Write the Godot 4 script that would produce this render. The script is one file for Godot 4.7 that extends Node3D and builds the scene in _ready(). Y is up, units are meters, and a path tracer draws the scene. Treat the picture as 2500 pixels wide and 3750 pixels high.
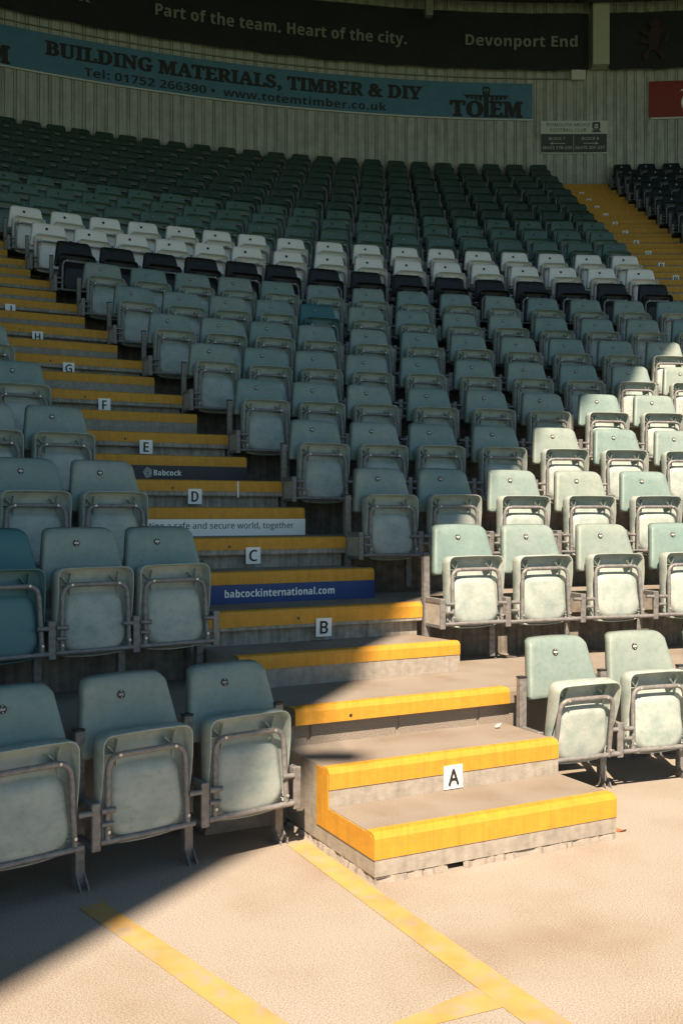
extends Node3D
# A shaded corner of a football ground: curved rows of tip-up seats round a flight of lettered steps.
# Plan: y up, camera above the origin looking along -z. Rows are arcs about (CX, CZ); phi is the angle from straight ahead.

const EYE := 1.38
const CX := 4.80
const CZ := -3.38          # measured along the view (world z = -depth)
const R0 := 9.37
const PITCH := 0.717       # row depth
const ROW_LETTERS := "ABCDEFGHJKLMNPQRSTUVWXY"
const RW := 25.35          # back wall
const UX := -0.4534        # up the steps, in plan
const UZ := 0.8913
const SUN_EL := 52.0
const SUN_AZ := 3.0
const ROOF_Y := 13.0

var M := {}
var used := {}
var cache := {}
var rng := RandomNumberGenerator.new()

# ---------------------------------------------------------------- helpers
func p3(x: float, y: float, depth: float) -> Vector3:
	return Vector3(x, y, -depth)

func on_arc(phi_deg: float, r: float, y: float) -> Vector3:
	var a := deg_to_rad(phi_deg)
	return Vector3(CX + r * sin(a), y, -(CZ + r * cos(a)))

func sw(s: float, w: float, y: float) -> Vector3:      # step coordinates: s up the steps, w across them
	return Vector3(UX * s + UZ * w, y, -(UZ * s - UX * w))

func deck(n: int) -> float:
	return 0.0 if n <= 0 else 0.512 if n == 1 else 0.4927 + 0.3657 * (n - 1)

func row_r(n: int) -> float:
	return 9.13 if n == 0 else R0 + PITCH * n

func numbered(called: String) -> String:
	if not used.has(called):
		used[called] = 0
		return called
	used[called] += 1
	return "%s_%03d" % [called, used[called]]

class Mb:
	var st := SurfaceTool.new()
	func _init() -> void:
		st.begin(Mesh.PRIMITIVE_TRIANGLES)
	func smooth(on: bool) -> void:
		st.set_smooth_group(1 if on else 0xFFFFFFFF)
	var upper: SurfaceTool = null      # when set, faces that look up go here and take a second material
	func tri(a: Vector3, b: Vector3, c: Vector3) -> void:   # counter-clockwise seen from outside
		if upper != null and (b - a).cross(c - a).normalized().y > 0.7:
			upper.add_vertex(a); upper.add_vertex(c); upper.add_vertex(b)
			return
		st.add_vertex(a); st.add_vertex(c); st.add_vertex(b)
	func split() -> Mb:
		upper = SurfaceTool.new()
		upper.begin(Mesh.PRIMITIVE_TRIANGLES)
		upper.set_smooth_group(0xFFFFFFFF)
		return self
	func mesh2(m: Material, m_up: Material) -> ArrayMesh:
		var out := mesh(m)
		upper.generate_normals()
		upper.commit(out)
		if out.get_surface_count() > 1:
			out.surface_set_material(1, m_up)
		return out
	func quad(a: Vector3, b: Vector3, c: Vector3, d: Vector3) -> void:
		tri(a, b, c); tri(a, c, d)
	func box(t: Transform3D, size: Vector3, ch := 0.0) -> void:
		smooth(false)
		var h := size / 2.0
		var c: float = min(ch, min(h.x, min(h.y, h.z)) * 0.9)
		if c <= 0.0:
			var v := []
			for i in 8:
				v.append(t * Vector3(h.x * (1 if i & 1 else -1), h.y * (1 if i & 2 else -1), h.z * (1 if i & 4 else -1)))
			quad(v[4], v[5], v[7], v[6]); quad(v[1], v[0], v[2], v[3]); quad(v[5], v[1], v[3], v[7])
			quad(v[0], v[4], v[6], v[2]); quad(v[6], v[7], v[3], v[2]); quad(v[0], v[1], v[5], v[4])
			return
		# chamfered: three vertices at each corner
		var g := func(sx: int, sy: int, sz: int, axis: int) -> Vector3:
			var q := Vector3(h.x * sx, h.y * sy, h.z * sz)
			for k in 3:
				if k != axis:
					q[k] -= c * [sx, sy, sz][k]
			return t * q
		for axis in 3:
			var b := (axis + 1) % 3
			var d := (axis + 2) % 3
			for sg in [1, -1]:
				var ring := []
				for e in [[-1, -1], [1, -1], [1, 1], [-1, 1]]:
					var s3 := [0, 0, 0]
					s3[axis] = sg; s3[b] = e[0]; s3[d] = e[1]
					ring.append(g.call(s3[0], s3[1], s3[2], axis))
				if sg == 1:
					quad(ring[0], ring[1], ring[2], ring[3])
				else:
					quad(ring[3], ring[2], ring[1], ring[0])
			# the four edges along this axis
			for e in [[1, 1], [-1, 1], [-1, -1], [1, -1]]:
				var lo := [0, 0, 0]
				var hi := [0, 0, 0]
				lo[axis] = -1; hi[axis] = 1
				lo[b] = e[0]; hi[b] = e[0]; lo[d] = e[1]; hi[d] = e[1]
				var a0: Vector3 = g.call(lo[0], lo[1], lo[2], b)
				var a1: Vector3 = g.call(hi[0], hi[1], hi[2], b)
				var b0: Vector3 = g.call(lo[0], lo[1], lo[2], d)
				var b1: Vector3 = g.call(hi[0], hi[1], hi[2], d)
				if e[0] * e[1] > 0:
					quad(a0, b0, b1, a1) if false else quad(a1, a0, b0, b1) if false else _edge(a0, a1, b1, b0, t)
				else:
					_edge(a0, a1, b1, b0, t)
		for sx in [1, -1]:
			for sy in [1, -1]:
				for sz in [1, -1]:
					var a: Vector3 = g.call(sx, sy, sz, 0)
					var bb: Vector3 = g.call(sx, sy, sz, 1)
					var cc: Vector3 = g.call(sx, sy, sz, 2)
					if (bb - a).cross(cc - a).dot(a - t.origin) > 0.0:
						tri(a, bb, cc)
					else:
						tri(a, cc, bb)
	func _edge(a: Vector3, b: Vector3, c: Vector3, d: Vector3, t: Transform3D) -> void:
		if (b - a).cross(c - a).dot((a + c) / 2.0 - t.origin) > 0.0:
			quad(a, b, c, d)
		else:
			quad(d, c, b, a)
	func tube(path: Array, r: float, sides := 8, caps := true) -> void:
		smooth(true)
		var n := path.size()
		var up := Vector3.ZERO
		var rings := []
		for i in n:
			var dir: Vector3 = (path[min(i + 1, n - 1)] - path[max(i - 1, 0)]).normalized()
			if up == Vector3.ZERO:
				up = dir.cross(Vector3(0.31, 0.2, 0.93)).normalized()
			up = (up - dir * up.dot(dir)).normalized()
			var side := dir.cross(up)
			var k := 1.0
			if i > 0 and i < n - 1:
				var d1: Vector3 = (path[i] - path[i - 1]).normalized()
				k = 1.0 / max(0.6, d1.dot(dir))
			var ring := []
			for j in sides:
				var a := TAU * j / sides
				ring.append(path[i] + (up * cos(a) + side * sin(a)) * r * (k if false else 1.0))
			rings.append(ring)
		for i in n - 1:
			for j in sides:
				var j2 := (j + 1) % sides
				quad(rings[i][j], rings[i][j2], rings[i + 1][j2], rings[i + 1][j])
		if caps:
			smooth(false)
			for j in range(1, sides - 1):
				tri(rings[0][0], rings[0][j + 1], rings[0][j])
				tri(rings[n - 1][0], rings[n - 1][j], rings[n - 1][j + 1])
	func extrude(prof: Array, along: Callable, l0: float, l1: float, caps := true, steps := 1) -> void:
		# prof: closed Vector2 outline, counter-clockwise; along(point, l) -> Vector3 with l running out of the page towards -
		smooth(false)
		var n := prof.size()
		var cen := Vector2.ZERO
		for q in prof:
			cen += q / n
		var vol := 0.0
		for i in n:
			var e0: Vector3 = along.call(prof[i], l0)
			var e1: Vector3 = along.call(prof[(i + 1) % n], l0)
			var e2: Vector3 = along.call(prof[(i + 1) % n], lerpf(l0, l1, 1.0 / steps))
			vol += (e1 - e0).cross(e2 - e0).dot(e0 - along.call(cen, l0))
		if vol < 0.0:              # keep the faces turned outwards whichever way the outline runs
			prof = prof.duplicate()
			prof.reverse()
		for k in steps:
			var a := lerpf(l0, l1, float(k) / steps)
			var b := lerpf(l0, l1, float(k + 1) / steps)
			for i in n:
				var j := (i + 1) % n
				quad(along.call(prof[i], a), along.call(prof[j], a), along.call(prof[j], b), along.call(prof[i], b))
		if caps:
			var pts := PackedVector2Array(prof)
			var idx := Geometry2D.triangulate_polygon(pts)
			for q in range(0, idx.size(), 3):
				tri(along.call(prof[idx[q]], l0), along.call(prof[idx[q + 2]], l0), along.call(prof[idx[q + 1]], l0))
				tri(along.call(prof[idx[q]], l1), along.call(prof[idx[q + 1]], l1), along.call(prof[idx[q + 2]], l1))
	func rings(list: Array, close_first := true, close_last := true) -> void:   # loops of equal size, first at the front, counter-clockwise from the front
		smooth(true)
		var n: int = list[0].size()
		for i in list.size() - 1:
			for j in n:
				var k := (j + 1) % n
				quad(list[i][j], list[i + 1][j], list[i + 1][k], list[i][k])
		for e in [[0, close_first, false], [list.size() - 1, close_last, true]]:
			if e[1]:
				var c := Vector3.ZERO
				for v in list[e[0]]:
					c += v
				c /= n
				for j in n:
					var k := (j + 1) % n
					if e[2]:
						tri(c, list[e[0]][k], list[e[0]][j])
					else:
						tri(c, list[e[0]][j], list[e[0]][k])
	func disc(c: Vector3, nrm: Vector3, r: float, thick: float, sides := 14) -> void:
		var b := Basis.looking_at(-nrm, Vector3.UP if absf(nrm.y) < 0.9 else Vector3.RIGHT)
		smooth(false)
		for j in sides:
			var a0 := TAU * j / sides
			var a1 := TAU * (j + 1) / sides
			var q0 := c + b.x * cos(a0) * r + b.y * sin(a0) * r
			var q1 := c + b.x * cos(a1) * r + b.y * sin(a1) * r
			tri(c + b.z * thick, q0 + b.z * thick, q1 + b.z * thick)
			quad(q0, q1, q1 + b.z * thick, q0 + b.z * thick)
	func mesh(m: Material) -> ArrayMesh:
		st.generate_normals()
		var out := st.commit()
		if out.get_surface_count():
			out.surface_set_material(0, m)
		return out

func put(called: String, mesh: Mesh, parent: Node = self, at := Transform3D()) -> MeshInstance3D:
	var o := MeshInstance3D.new()
	o.name = numbered(called) if parent == self else called
	o.mesh = mesh
	o.transform = at
	parent.add_child(o, true)
	return o

func tag(o: Node, label: String, category := "", group := "", kind := "") -> Node:
	if label: o.set_meta("label", label)
	if category: o.set_meta("category", category)
	if group: o.set_meta("group", group)
	if kind: o.set_meta("kind", kind)
	return o

func base(called: String, at := Transform3D()) -> Node3D:
	var o := Node3D.new()
	o.name = numbered(called)
	o.transform = at
	add_child(o, true)
	return o

# ---------------------------------------------------------------- materials
func lin(r: float, g: float, b: float) -> Color:
	return Color(r, g, b).linear_to_srgb()

func noise(freq: float, octaves := 4, kind := FastNoiseLite.TYPE_SIMPLEX_SMOOTH, sd := 1) -> FastNoiseLite:
	var n := FastNoiseLite.new()
	n.seed = sd; n.noise_type = kind; n.frequency = freq
	n.fractal_type = FastNoiseLite.FRACTAL_FBM; n.fractal_octaves = octaves
	return n

func ntex(n: FastNoiseLite, stops: Array, size := 512) -> NoiseTexture2D:
	var t := NoiseTexture2D.new()
	t.width = size; t.height = size; t.seamless = true; t.seamless_blend_skirt = 0.15; t.normalize = true
	t.noise = n
	var g := Gradient.new()
	var offs := PackedFloat32Array()
	var cols := PackedColorArray()
	for s in stops:
		offs.append(s[0]); cols.append(s[1])
	g.offsets = offs; g.colors = cols
	t.color_ramp = g
	return t

func mat(called: String, albedo: Color, rough: float, metal := 0.0) -> StandardMaterial3D:
	var m := StandardMaterial3D.new()
	m.resource_name = called
	m.albedo_color = albedo; m.roughness = rough; m.metallic = metal
	M[called] = m
	return m

func grained(called: String, tex: Texture2D, tile: float, rough: float, bump: Texture2D = null, relief := 0.0, wear: Texture2D = null, wear_tile := 4.0) -> StandardMaterial3D:
	var m := mat(called, Color.WHITE, rough)
	m.albedo_texture = tex
	m.uv1_triplanar = true; m.uv1_world_triplanar = true; m.uv1_scale = Vector3.ONE / tile
	if bump:
		m.heightmap_enabled = true; m.heightmap_texture = bump; m.heightmap_scale = relief
	if wear:
		m.detail_enabled = true; m.detail_blend_mode = BaseMaterial3D.BLEND_MODE_MUL
		m.detail_albedo = wear; m.detail_uv_layer = BaseMaterial3D.DETAIL_UV_2
		m.uv2_triplanar = true; m.uv2_world_triplanar = true; m.uv2_scale = Vector3.ONE / wear_tile
	return m

func streaks(sd: int, lo: float, hi: float, w := 256, h := 128) -> ImageTexture:   # drip stains that run down a face; the top of the tile is its darkest end
	var im := Image.create(w, h, false, Image.FORMAT_RGB8)
	var a := noise(0.09, 3, FastNoiseLite.TYPE_SIMPLEX_SMOOTH, sd)
	var b := noise(0.03, 3, FastNoiseLite.TYPE_SIMPLEX_SMOOTH, sd + 7)
	for y in h:
		for x in w:
			var u := float(x) / w * TAU
			var px := cos(u) * w * 0.16
			var pz := sin(u) * w * 0.16
			var v := float(y) / h * TAU
			var s := a.get_noise_3d(px * 2.0, cos(v) * 3.0, pz * 2.0 + sin(v) * 3.0)
			var q := b.get_noise_3d(px, cos(v) * 20.0, pz + sin(v) * 20.0)
			var k := clampf(0.62 + 0.75 * s + 0.5 * q, 0.0, 1.0)
			var c := lerpf(lo, hi, k)
			im.set_pixel(x, y, Color(c, c * 0.985, c * 0.955).linear_to_srgb())
	return ImageTexture.create_from_image(im)

func make_materials() -> void:
	var fine := noise(0.16, 3, FastNoiseLite.TYPE_SIMPLEX, 3)
	var mid := noise(0.035, 5, FastNoiseLite.TYPE_SIMPLEX_SMOOTH, 5)
	var grit := ntex(fine, [[0.0, Color(0, 0, 0)], [1.0, Color(1, 1, 1)]], 512)
	var blotch := ntex(noise(0.012, 5, FastNoiseLite.TYPE_SIMPLEX_SMOOTH, 11), [[0.08, lin(0.86, 0.81, 0.75)], [0.45, lin(0.95, 0.935, 0.915)], [0.75, lin(1, 1, 1)]], 512)
	var stain := ntex(noise(0.0055, 7, FastNoiseLite.TYPE_SIMPLEX_SMOOTH, 71), [[0.1, lin(0.80, 0.73, 0.65)], [0.34, lin(0.90, 0.865, 0.82)], [0.6, lin(0.985, 0.975, 0.96)], [0.85, lin(1, 1, 1)]], 1024)
	var drip := streaks(21, 0.36, 1.0)
	var drip3 := streaks(45, 0.74, 1.0)
	var drip2 := streaks(33, 0.62, 1.0)
	grained("floor", ntex(noise(0.11, 4, FastNoiseLite.TYPE_SIMPLEX, 61), [[0.10, lin(0.18, 0.155, 0.127)], [0.36, lin(0.30, 0.268, 0.23)], [0.58, lin(0.336, 0.303, 0.264)], [0.9, lin(0.44, 0.405, 0.36)]], 1024), 0.95, 0.93, grit, 0.02, stain, 5.3)
	grained("tread", ntex(fine, [[0.15, lin(0.18, 0.155, 0.126)], [0.5, lin(0.262, 0.23, 0.195)], [0.85, lin(0.335, 0.30, 0.26)]], 512), 0.55, 0.92, grit, 0.05, stain, 2.9)
	grained("riser", ntex(mid, [[0.1, lin(0.30, 0.28, 0.24)], [0.5, lin(0.40, 0.375, 0.33)], [0.9, lin(0.50, 0.47, 0.42)]], 512), 0.9, 0.92, grit, 0.1, drip, 0.85)
	grained("riser_clean", ntex(mid, [[0.1, lin(0.27, 0.25, 0.215)], [0.5, lin(0.345, 0.32, 0.28)], [0.9, lin(0.41, 0.38, 0.335)]], 512), 0.9, 0.92, grit, 0.1, drip3, 1.1)
	grained("terrace", ntex(mid, [[0.1, lin(0.16, 0.145, 0.125)], [0.5, lin(0.235, 0.215, 0.188)], [0.9, lin(0.31, 0.288, 0.25)]], 512), 1.3, 0.93, grit, 0.1, drip, 1.3)
	grained("blockwork", ntex(noise(0.22, 2, FastNoiseLite.TYPE_SIMPLEX, 9), [[0.1, lin(0.10, 0.085, 0.07)], [0.5, lin(0.25, 0.215, 0.18)], [0.9, lin(0.42, 0.37, 0.31)]], 512), 0.55, 0.95, grit, 0.3)
	grained("mortar", ntex(mid, [[0.1, lin(0.24, 0.21, 0.175)], [0.9, lin(0.36, 0.32, 0.275)]], 256), 0.5, 0.95, grit, 0.3)
	grained("yellow", ntex(noise(0.03, 6, FastNoiseLite.TYPE_SIMPLEX, 51), [[0.09, lin(0.34, 0.25, 0.12)], [0.15, lin(0.54, 0.29, 0.035)], [0.32, lin(0.60, 0.298, 0.026)], [0.9, lin(0.655, 0.325, 0.032)]], 1024), 1.3, 0.66, grit, 0.04, drip3, 0.7)
	grained("line", ntex(noise(0.012, 8, FastNoiseLite.TYPE_SIMPLEX_SMOOTH, 53), [[0.12, lin(0.34, 0.285, 0.21)], [0.3, lin(0.43, 0.298, 0.14)], [0.55, lin(0.465, 0.298, 0.105)], [0.9, lin(0.50, 0.305, 0.085)]], 1024), 1.3, 0.88, grit, 0.03, blotch, 1.2)
	grained("grass", ntex(fine, [[0.1, lin(0.03, 0.07, 0.015)], [0.9, lin(0.07, 0.14, 0.03)]], 256), 2.0, 0.95)
	# plastics: three batches of bleached green, each with its pale underside
	var haze := noise(0.02, 4, FastNoiseLite.TYPE_SIMPLEX_SMOOTH, 17)
	var scuff := ntex(noise(0.05, 5, FastNoiseLite.TYPE_SIMPLEX, 19), [[0.0, lin(0.70, 0.72, 0.72)], [0.35, lin(0.95, 0.95, 0.95)], [0.75, lin(1, 1, 1)]], 512)
	var greens := [[0.216, 0.284, 0.262], [0.188, 0.270, 0.252], [0.244, 0.298, 0.268]]
	for i in 3:
		var g: Array = greens[i]
		var t := ntex(haze, [[0.1, lin(g[0] * 0.86, g[1] * 0.9, g[2] * 0.91)], [0.6, lin(g[0], g[1], g[2])], [0.95, lin(g[0] * 1.3, g[1] * 1.16, g[2] * 1.16)]], 512)
		grained("green_%d" % i, t, 1.7 + 0.3 * i, 0.5, null, 0.0, scuff, 0.9 + 0.2 * i)
		var u := ntex(haze, [[0.1, lin(0.24, 0.31, 0.29)], [0.5, lin(0.35, 0.405, 0.375)], [0.95, lin(0.44, 0.475, 0.435)]], 512)
		grained("green_under_%d" % i, u, 1.1 + 0.2 * i, 0.58, null, 0.0, scuff, 0.7 + 0.2 * i)
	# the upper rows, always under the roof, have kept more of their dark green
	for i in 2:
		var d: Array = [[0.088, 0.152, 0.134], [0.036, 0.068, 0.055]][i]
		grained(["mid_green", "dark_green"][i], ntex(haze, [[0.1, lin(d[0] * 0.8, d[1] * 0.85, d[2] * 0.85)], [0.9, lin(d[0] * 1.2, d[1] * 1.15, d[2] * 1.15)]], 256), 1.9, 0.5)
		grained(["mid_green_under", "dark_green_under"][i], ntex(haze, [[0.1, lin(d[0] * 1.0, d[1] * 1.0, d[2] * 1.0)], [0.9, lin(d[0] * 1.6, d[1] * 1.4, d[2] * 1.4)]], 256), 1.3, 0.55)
	mat("teal", lin(0.04, 0.135, 0.155), 0.5)
	mat("teal_under", lin(0.08, 0.18, 0.195), 0.55)
	grained("white", ntex(haze, [[0.1, lin(0.78, 0.75, 0.70)], [0.9, lin(0.88, 0.86, 0.81)]], 256), 1.6, 0.45)
	grained("white_under", ntex(haze, [[0.1, lin(0.66, 0.64, 0.60)], [0.9, lin(0.80, 0.78, 0.73)]], 256), 1.2, 0.5)
	mat("black", lin(0.011, 0.009, 0.009), 0.5)
	mat("black_under", lin(0.014, 0.013, 0.013), 0.55)
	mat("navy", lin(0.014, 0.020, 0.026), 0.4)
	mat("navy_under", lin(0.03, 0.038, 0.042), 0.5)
	grained("steel", ntex(noise(0.06, 4, FastNoiseLite.TYPE_SIMPLEX, 23), [[0.1, lin(0.13, 0.128, 0.126)], [0.6, lin(0.215, 0.21, 0.206)], [0.95, lin(0.27, 0.255, 0.24)]], 256), 0.6, 0.5)
	M["steel"].metallic = 0.15
	grained("end_panel", ntex(mid, [[0.1, lin(0.34, 0.33, 0.29)], [0.9, lin(0.50, 0.48, 0.42)]], 256), 0.6, 0.6)
	mat("badge", lin(0.02, 0.02, 0.022), 0.4)
	mat("badge_plate", lin(0.55, 0.53, 0.48), 0.5)
	mat("zinc", lin(0.62, 0.60, 0.56), 0.35, 0.6)
	grained("cladding", ntex(noise(0.02, 4, FastNoiseLite.TYPE_SIMPLEX_SMOOTH, 29), [[0.1, lin(0.40, 0.415, 0.395)], [0.9, lin(0.52, 0.535, 0.51)]], 512), 2.4, 0.55, null, 0.0, drip2, 2.2)
	mat("flashing", lin(0.20, 0.20, 0.17), 0.6)
	grained("banner", ntex(mid, [[0.1, lin(0.006, 0.008, 0.0105)], [0.9, lin(0.011, 0.0135, 0.017)]], 256), 2.0, 0.7)
	mat("banner_print", lin(0.22, 0.225, 0.20), 0.7)
	mat("crest_red", lin(0.032, 0.012, 0.011), 0.7)
	grained("sky_blue", ntex(mid, [[0.1, lin(0.062, 0.175, 0.275)], [0.9, lin(0.08, 0.205, 0.315)]], 256), 2.5, 0.5)
	mat("print_black", lin(0.018, 0.018, 0.018), 0.6)
	mat("print_navy", lin(0.02, 0.028, 0.034), 0.6)
	mat("sign_white", lin(0.86, 0.85, 0.82), 0.5)
	mat("sign_pale", lin(0.56, 0.58, 0.55), 0.5)
	mat("sign_grey", lin(0.055, 0.058, 0.058), 0.5)
	mat("sign_navy", lin(0.022, 0.026, 0.038), 0.5)
	mat("sign_blue", lin(0.006, 0.045, 0.19), 0.5)
	mat("sign_red", lin(0.22, 0.022, 0.012), 0.5)
	mat("roof_steel", lin(0.05, 0.052, 0.05), 0.7)
	mat("column_paint", lin(0.42, 0.42, 0.34), 0.6)

# ---------------------------------------------------------------- lettering
func font(bold := false, serif := false) -> SystemFont:
	var f := SystemFont.new()
	f.font_names = PackedStringArray(["Droid Serif" if serif else "Droid Sans"])
	f.font_weight = 700 if bold else 400
	return f

func lettering(text: String, height: float, width: float, place: Callable, m: Material, bold := false, serif := false, depth := 0.004, fat := 0.0) -> ArrayMesh:
	# real flat letters: "height" is the cap height, "width" the length of the line; place(x, y, out) -> Vector3 bends them on to what they stand on
	var tm := TextMesh.new()
	tm.font = font(bold, serif)
	tm.text = text
	tm.font_size = 64; tm.pixel_size = 0.01; tm.depth = 0.02
	tm.curve_step = 1.2
	tm.horizontal_alignment = HORIZONTAL_ALIGNMENT_LEFT
	var arr := tm.get_mesh_arrays()
	var v: PackedVector3Array = arr[Mesh.ARRAY_VERTEX]
	var lo := Vector3(1e9, 1e9, 1e9)
	var hi := -lo
	for q in v:
		lo = lo.min(q); hi = hi.max(q)
	var cap := 0.64 * 0.714
	var by := 0.0
	# baseline: find it from a capital of the same face
	var t2 := TextMesh.new()
	t2.font = tm.font; t2.text = "H"; t2.font_size = 64; t2.pixel_size = 0.01; t2.depth = 0.02
	var bb := t2.get_aabb()
	cap = bb.size.y
	# a line's box is centred, so the baseline of one line sits where the H has its foot
	by = bb.position.y
	var kx := width / (hi.x - lo.x)
	var ky := height / cap
	var idx: PackedInt32Array = arr[Mesh.ARRAY_INDEX] if arr[Mesh.ARRAY_INDEX] != null else PackedInt32Array(range(v.size()))
	var mb := Mb.new()
	mb.smooth(false)
	var shifts := [Vector2.ZERO] if fat == 0.0 else [Vector2.ZERO, Vector2(fat, 0), Vector2(-fat, 0), Vector2(0, fat * 0.7), Vector2(0, -fat * 0.7)]   # a heavier face: the letters laid over one another
	for sh in shifts.size():
		var d2: Vector2 = shifts[sh]
		for i in range(0, idx.size(), 3):
			var q := []
			for k in 3:
				var s := v[idx[i + k]]
				q.append(place.call((s.x - lo.x) * kx + d2.x, (s.y - by) * ky + d2.y, depth + 0.0007 * sh if s.z > (lo.z + hi.z) / 2.0 else 0.0))
			mb.st.add_vertex(q[0]); mb.st.add_vertex(q[1]); mb.st.add_vertex(q[2])
	return mb.mesh(m)

func flat_shape(points: Array, place: Callable, m: Material, depth := 0.004) -> ArrayMesh:
	var mb := Mb.new()
	add_flat(mb, points, place, depth)
	return mb.mesh(m)

func add_flat(mb: Mb, points: Array, place: Callable, depth := 0.004) -> void:
	var pts := PackedVector2Array(points)
	if Geometry2D.is_polygon_clockwise(pts):
		pts.reverse()
	var idx := Geometry2D.triangulate_polygon(pts)
	mb.smooth(false)
	for i in range(0, idx.size(), 3):
		var t := [pts[idx[i]], pts[idx[i + 1]], pts[idx[i + 2]]]
		if (t[1] - t[0]).cross(t[2] - t[0]) < 0.0:
			t.reverse()
		mb.tri(place.call(t[0].x, t[0].y, depth), place.call(t[1].x, t[1].y, depth), place.call(t[2].x, t[2].y, depth))
	for i in pts.size():
		var a := pts[i]
		var b := pts[(i + 1) % pts.size()]
		mb.quad(place.call(a.x, a.y, 0.0), place.call(b.x, b.y, 0.0), place.call(b.x, b.y, depth), place.call(a.x, a.y, depth))

# ---------------------------------------------------------------- seats
func outline(wb: float, wt: float, y0: float, y1: float, rb: float, rt: float, sag := 0.0, crown := 0.0) -> Array:
	# rounded trapezoid, counter-clockwise from the front, the same number of points for any size
	var out := []
	var c := [[Vector2(wb / 2 - rb, y0 + rb), rb, -90.0], [Vector2(wt / 2 - rt, y1 - rt), rt, 0.0], [Vector2(-wt / 2 + rt, y1 - rt), rt, 90.0], [Vector2(-wb / 2 + rb, y0 + rb), rb, 180.0]]
	for k in 4:
		for i in 5:
			var a := deg_to_rad(c[k][2] + 22.5 * i)
			out.append(c[k][0] + Vector2(cos(a), sin(a)) * c[k][1])
		var a_end: Vector2 = out[out.size() - 1]
		var nxt: Array = c[(k + 1) % 4]
		var b_end: Vector2 = nxt[0] + Vector2(cos(deg_to_rad(nxt[2])), sin(deg_to_rad(nxt[2]))) * nxt[1]
		for i in range(1, 4):
			out.append(a_end.lerp(b_end, i / 4.0))
	for i in out.size():
		var q: Vector2 = out[i]
		var u := 1.0 - pow(absf(q.x) / (wb / 2), 2.0)
		if q.y < y0 + 0.02:
			q.y -= sag * u
		if q.y > y1 - 0.02:
			q.y += crown * u
		out[i] = q
	return out

func loop(o: Array, k: float, z: Callable) -> Array:
	var c := Vector2.ZERO
	for q in o:
		c += q
	c /= o.size()
	var out := []
	for q in o:
		var s: Vector2 = c + (q - c) * k
		out.append(Vector3(s.x, s.y, z.call(s, k)))
	return out

func inset(o: Array, d: float, z: Callable) -> Array:   # moved in by d along both axes
	var c := Vector2.ZERO
	var hx := 0.0
	var hy := 0.0
	for q in o:
		c += q
	c /= o.size()
	for q in o:
		hx = max(hx, absf(q.x - c.x)); hy = max(hy, absf(q.y - c.y))
	var out := []
	for q in o:
		var s := Vector2(c.x + (q.x - c.x) * (1.0 - d / hx), c.y + (q.y - c.y) * (1.0 - d / hy))
		out.append(Vector3(s.x, s.y, z.call(s)))
	return out

func backrest_mesh(m: Material) -> ArrayMesh:
	var o := outline(0.425, 0.352, 0.522, 0.803, 0.018, 0.042, 0.0, 0.008)
	var face := func(s: Vector2) -> float: return 0.053 - (s.y - 0.50) * 0.25 + 0.016 * pow(s.x / 0.2, 2.0) - 0.010 * (1.0 if s.y > 0.79 else 0.0)
	var mb := Mb.new()
	var f := func(off: float) -> Callable: return func(s: Vector2) -> float: return face.call(s) + off
	mb.rings([inset(o, 0.12, f.call(0.0)), inset(o, 0.07, f.call(0.0)), inset(o, 0.028, f.call(0.001)), inset(o, 0.009, f.call(0.000)), inset(o, 0.002, f.call(-0.006)), inset(o, 0.0, f.call(-0.016)), inset(o, -0.003, f.call(-0.040)), inset(o, 0.001, f.call(-0.0415)), inset(o, 0.004, f.call(-0.040)), inset(o, 0.010, f.call(-0.018)), inset(o, 0.05, f.call(-0.009))])
	return mb.mesh(m)

func pan_mesh(m: Material) -> ArrayMesh:
	# the tipped-up seat, seen from underneath; y measured from its hinge end
	var o := outline(0.370, 0.366, 0.0, 0.392, 0.06, 0.036, 0.016, 0.004)
	var lip := func(s: Vector2) -> float: return lerpf(0.014, 0.066, smoothstep(0.02, 0.33, s.y))
	var under := func(s: Vector2) -> float: return 0.001 + 0.003 * sin(s.y * 9.0)
	var bulge := func(s: Vector2) -> float: return 0.036 + 0.014 * smoothstep(0.26, 0.05, s.y) - 0.30 * pow(s.x, 2.0)
	var back := func(z: float) -> Callable: return func(_s: Vector2) -> float: return z
	var mixz := func(k: float) -> Callable: return func(s: Vector2) -> float: return lerpf(under.call(s), bulge.call(s), k)
	# the bulge's own outline is lower than the rim's, leaving the deep recess at the top
	var q := outline(0.295, 0.275, 0.018, 0.254, 0.07, 0.05, 0.012, 0.008)
	var q2 := outline(0.312, 0.294, 0.010, 0.268, 0.075, 0.055, 0.012, 0.008)
	var q3 := outline(0.255, 0.235, 0.045, 0.228, 0.06, 0.045, 0.010, 0.006)
	var lp := func(off: float) -> Callable: return func(s: Vector2) -> float: return lip.call(s) + off
	var mb := Mb.new()
	mb.rings([
		inset(q3, 0.06, mixz.call(1.0)), inset(q3, 0.0, mixz.call(1.0)), inset(q, 0.0, mixz.call(0.85)), inset(q2, 0.0, mixz.call(0.25)), inset(q2, -0.012, mixz.call(0.0)),
		inset(o, 0.012, mixz.call(0.0)), inset(o, 0.007, mixz.call(0.08)), inset(o, 0.0055, lp.call(-0.003)), inset(o, 0.003, lp.call(0.0)), inset(o, 0.0, lp.call(-0.002)),
		inset(o, -0.003, back.call(-0.012)), inset(o, 0.003, back.call(-0.022)), inset(o, 0.03, back.call(-0.024)), inset(o, 0.10, back.call(-0.012))])
	return mb.mesh(m)

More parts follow.
